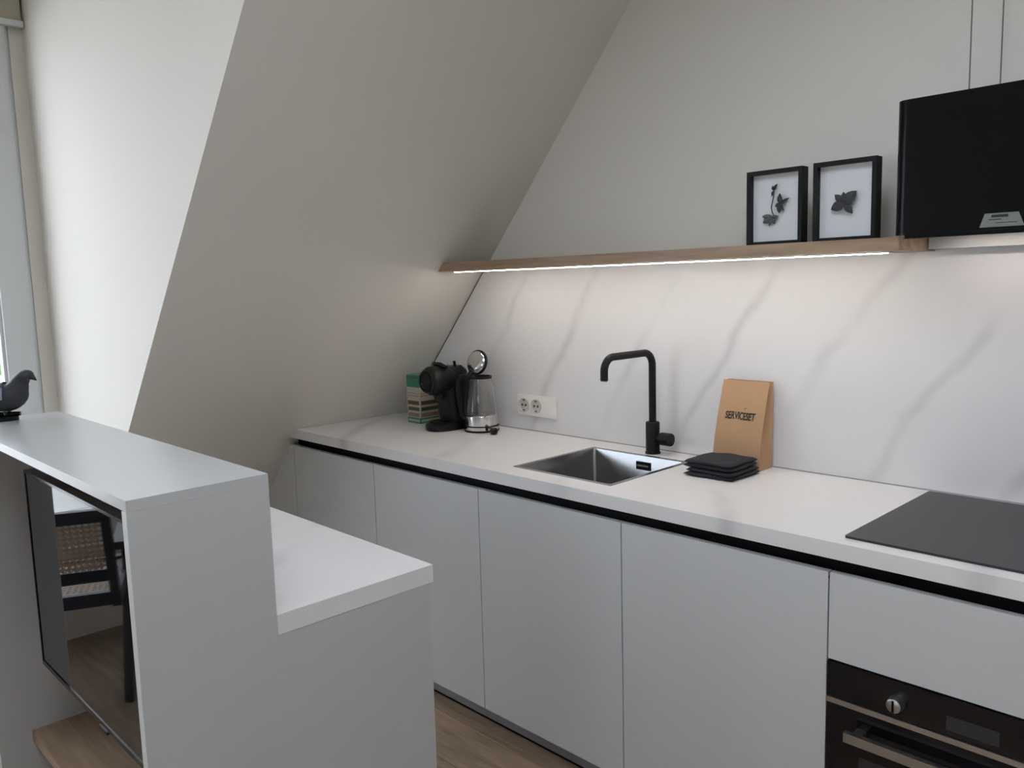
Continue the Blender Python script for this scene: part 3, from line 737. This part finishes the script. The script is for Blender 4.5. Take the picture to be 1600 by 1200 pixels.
# television
TVX0, TVX1, TVZ0, TVZ1, TVY = 0.240, 1.175, 0.555, 1.078, -1.831
te = thing('television', ((TVX0+TVX1)/2, TVY+0.02, TVZ0), 'black flat television mounted inside the grey media cabinet niche', 'television')
box('housing', TVX0+0.01, TVX1-0.01, TVY+0.022, TVY+0.06, TVZ0+0.02, TVZ1-0.02, black_p, te)
b_ = 0.007
for n, a in (('bezel_side', (TVX0, TVX0+b_, TVZ0, TVZ1)), ('bezel_side', (TVX1-b_, TVX1, TVZ0, TVZ1)), ('bezel_top', (TVX0+b_, TVX1-b_, TVZ1-b_, TVZ1)), ('bezel_bottom', (TVX0+b_, TVX1-b_, TVZ0, TVZ0+0.012))):
    box(n, a[0], a[1], TVY-0.002, TVY+0.0215, a[2], a[3], black_g, te, bevel=0.0008)
box('screen', TVX0+b_, TVX1-b_, TVY, TVY+0.021, TVZ0+0.012, TVZ1-b_, screen_m, te, bevel=0)
box('receiver', 0.68, 0.73, TVY-0.004, TVY+0.01, TVZ0-0.008, TVZ0-0.0005, black_g, te, bevel=0.001)
box('wall_bracket', 0.60, 0.80, TVY+0.0605, PYM-0.0205, 0.72, 0.90, black_m, te)

# ------------------------------------------------------------------ bird figurine on the cabinet top
bx, by = 0.075, -1.822
bd = thing('bird_figurine', (bx, by, TZ), 'dark bird figurine perched at the window end of the media cabinet', 'figurine')
dirv = Vector((0.55, 0.83, 0)).normalized()      # beak towards the worktop side
sdv = Vector((-dirv.y, dirv.x, 0))
def bp_(l, h, s=0.0): return Vector((bx, by, TZ)) + dirv*l + sdv*s + Vector((0, 0, h))
sec = [(-0.150, 0.050, 0.006, 0.003), (-0.115, 0.055, 0.014, 0.006), (-0.075, 0.062, 0.024, 0.018), (-0.035, 0.064, 0.034, 0.032), (0.0, 0.064, 0.038, 0.040),
       (0.024, 0.072, 0.034, 0.038), (0.036, 0.090, 0.027, 0.027), (0.044, 0.106, 0.022, 0.021), (0.055, 0.117, 0.021, 0.018), (0.066, 0.118, 0.016, 0.015), (0.073, 0.114, 0.008, 0.008), (0.083, 0.105, 0.0015, 0.0015)]
def spl(P, m):
    out = []
    for i in range(len(P)-1):
        a, b, c, d = P[max(i-1, 0)], P[i], P[i+1], P[min(i+2, len(P)-1)]
        for j in range(m):
            t = j/m; out.append(tuple(0.5*(2*b[q]+(c[q]-a[q])*t+(2*a[q]-5*b[q]+4*c[q]-d[q])*t*t+(3*b[q]-a[q]-3*c[q]+d[q])*t**3) for q in range(len(b))))
    return out + [P[-1]]
sec = spl(sec, 4)
bm = bmesh.new(); rings = []
for k, (l, h, w, t) in enumerate(sec):
    l0, h0 = sec[max(k-1, 0)][:2]; l1, h1 = sec[min(k+1, len(sec)-1)][:2]
    tn = Vector((l1-l0, h1-h0)).normalized(); nn = Vector((-tn.y, tn.x))
    rings.append([bp_(l+nn.x*t*math.sin(a), h+nn.y*t*math.sin(a), w*math.cos(a)) for a in [2*math.pi*i/20 for i in range(20)]])
loft(bm, rings); fin('bird_body', bm, bird_m, bd, smooth='all')
for s in (-1, 1):
    bm = bmesh.new(); rings = []
    for l, h, w, t in ((-0.135, 0.060, 0.004, 0.004), (-0.10, 0.066, 0.005, 0.012), (-0.06, 0.072, 0.006, 0.020), (-0.02, 0.076, 0.006, 0.024), (0.008, 0.076, 0.003, 0.016)):
        off = {(-0.135): 0.010, -0.10: 0.018, -0.06: 0.028, -0.02: 0.036, 0.008: 0.038}[l]
        rings.append([bp_(l, h+t*math.sin(a), s*(off-0.25*t*max(0, math.sin(a))+w*math.cos(a))) for a in [2*math.pi*i/14 for i in range(14)]])
    loft(bm, rings); fin('wing', bm, bird_l, bd, smooth='all')
    tube('leg', [bp_(0.0, 0.034, s*0.014), bp_(0.004, 0.016, s*0.014)], 0.004, bird_m, bd, 8)
    bm = bmesh.new(); bmesh.ops.create_uvsphere(bm, u_segments=8, v_segments=6, radius=0.0025)
    for v in bm.verts: v.co += bp_(0.060, 0.119, s*0.0165)
    fin('eye', bm, black_g, bd, smooth='all')
bm = bmesh.new()
loft(bm, [[bp_(-0.02+0.05*math.cos(a), h, 0.030*math.sin(a)) for a in [2*math.pi*i/20 for i in range(20)]] for h in (0.0003, 0.012)])
fin('perch', bm, black_m, bd, bevel=0.003)
tube('perch_twig', [bp_(-0.05, 0.016), bp_(0.0, 0.018), bp_(0.035, 0.017)], 0.006, black_m, bd, 10)

# ------------------------------------------------------------------ chair by the window (seen in the television)
ch = thing('cane_chair', (-0.80, -2.17, 0), 'black wooden chair with cane back reflected in the television', 'chair', rz=R(205))
def cb(n, pts, w, m=chair_w): 
    bm = bmesh.new(); P = [Vector(p) for p in pts]; t = (P[1]-P[0]).normalized()
    a = Vector((0, 1, 0)); b = t.cross(a).normalized()
    rings = [[p + a*sx*w[0]/2 + b*sz*w[1]/2 for sx, sz in ((-1, -1), (1, -1), (1, 1), (-1, 1))] for p in P]
    loft(bm, rings); return fin(n, bm, m, ch, bevel=0.004, local=True)
hw = 0.215
for s in (-1, 1):
    y = s*hw
    cb('leg', [(0.14, y, 0.0), (0.02, y, 0.42)], (0.032, 0.045)); cb('leg', [(-0.20, y, 0.0), (0.02, y, 0.42)], (0.032, 0.045))
    cb('side_rail', [(-0.20, y*0.93, 0.40), (0.20, y*0.93, 0.43)], (0.030, 0.055))
    cb('back_stile', [(-0.16, y*0.9, 0.40), (-0.26, y*0.9, 0.755)], (0.032, 0.035))
    cb('armrest', [(-0.20, y*1.03, 0.60), (0.16, y*1.03, 0.62)], (0.05, 0.03)); cb('arm_post', [(0.02, y, 0.42), (0.10, y, 0.605)], (0.03, 0.04))
def cross(n, x, z, w, hy=hw*0.86):
    bm = bmesh.new(); bbox(bm, x-w[0]/2, x+w[0]/2, -hy, hy, z-w[1]/2, z+w[1]/2); return fin(n, bm, chair_w, ch, bevel=0.003, local=True)
cross('top_rail', -0.254, 0.735, (0.03, 0.045)); cross('lower_back_rail', -0.186, 0.495, (0.03, 0.045)); cross('front_rail', 0.185, 0.428, (0.035, 0.05)); cross('rear_rail', -0.185, 0.405, (0.03, 0.05))
def cane(n, o, ux, uy, wu, wv, step):
    o, ux, uy = Vector(o), Vector(ux), Vector(uy); nn = ux.cross(uy).normalized(); bm = bmesh.new()
    def strip(a, b, w, off):
        d = (b-a).normalized(); s = d.cross(nn)*w/2
        q = [bm.verts.new(p) for p in (a+s+nn*off, a-s+nn*off, b-s+nn*off, b+s+nn*off)]; bm.faces.new(q)
    k = 0
    nu, nv = int(wu/step), int(wv/step)
    for i in range(nu+1): strip(o+ux*(i*step), o+ux*(i*step)+uy*wv, step*0.42, 0.0006)
    for j in range(nv+1): strip(o+uy*(j*step), o+uy*(j*step)+ux*wu, step*0.42, -0.0006)
    d = nu+nv
    for k in range(-nv, nu+1, 1):
        i0, j0 = max(k, 0), max(-k, 0); L_ = min(nu-i0, nv-j0)
        if L_ > 0: strip(o+ux*(i0*step)+uy*(j0*step), o+ux*((i0+L_)*step)+uy*((j0+L_)*step), step*0.2, 0.0012)
    c = fin(n, bm, cane_m, ch, local=True); c['kind'] = 'stuff'; c.data['two_sided'] = 1; return c
bdir = Vector((-0.254+0.186, 0, 0.24)).normalized()
cane('cane_back', Vector((-0.190, -hw*0.83, 0.512)), (0, 1, 0), bdir, hw*1.66, 0.205, 0.021)
cane('cane_seat', (-0.17, -hw*0.86, 0.430), (0, 1, 0), (1, 0, 0.03), hw*1.72, 0.34, 0.021)

# ------------------------------------------------------------------ tree outside and added pale ground
def tree(x, y, z, r, h, label, n=1700):
    t = thing('garden_tree', (x, y, z), label, 'tree', 'trees outside the windows')
    tube('trunk', [(x, y, z), (x+0.1, y+0.05, z+h*0.45), (x, y, z+h*0.75)], [0.16, 0.12, 0.05], bark_m, t, 10)
    bm = bmesh.new()
    for _ in range(n):
        d = Vector((random.gauss(0, 1), random.gauss(0, 1), random.gauss(0, 1))).normalized() * r * random.uniform(0.55, 1.0)
        c = Vector((x+d.x, y+d.y, z+h*0.72+d.z*0.9)); a = Vector((random.uniform(-1, 1), random.uniform(-1, 1), random.uniform(-.4, .4))).normalized(); b = a.cross(Vector((random.uniform(-1, 1), random.uniform(-1, 1), 1))).normalized()
        s = random.uniform(0.10, 0.2)
        bm.faces.new([bm.verts.new(c+p) for p in (-a*s, b*s*0.5, a*s, -b*s*0.5)])
    f = fin('foliage', bm, leaf_m, t); f['kind'] = 'stuff'
tree(-8.5, -0.2, -3.0, 2.3, 5.0, 'leafy green tree seen through the dormer window')
lw = box('added_pale_ground', -30, 20, -30, 20, -3.3, -3.0, pale_ground_m, bevel=0); struct(lw)  # added pale ground, brightens what the television reflects of the window
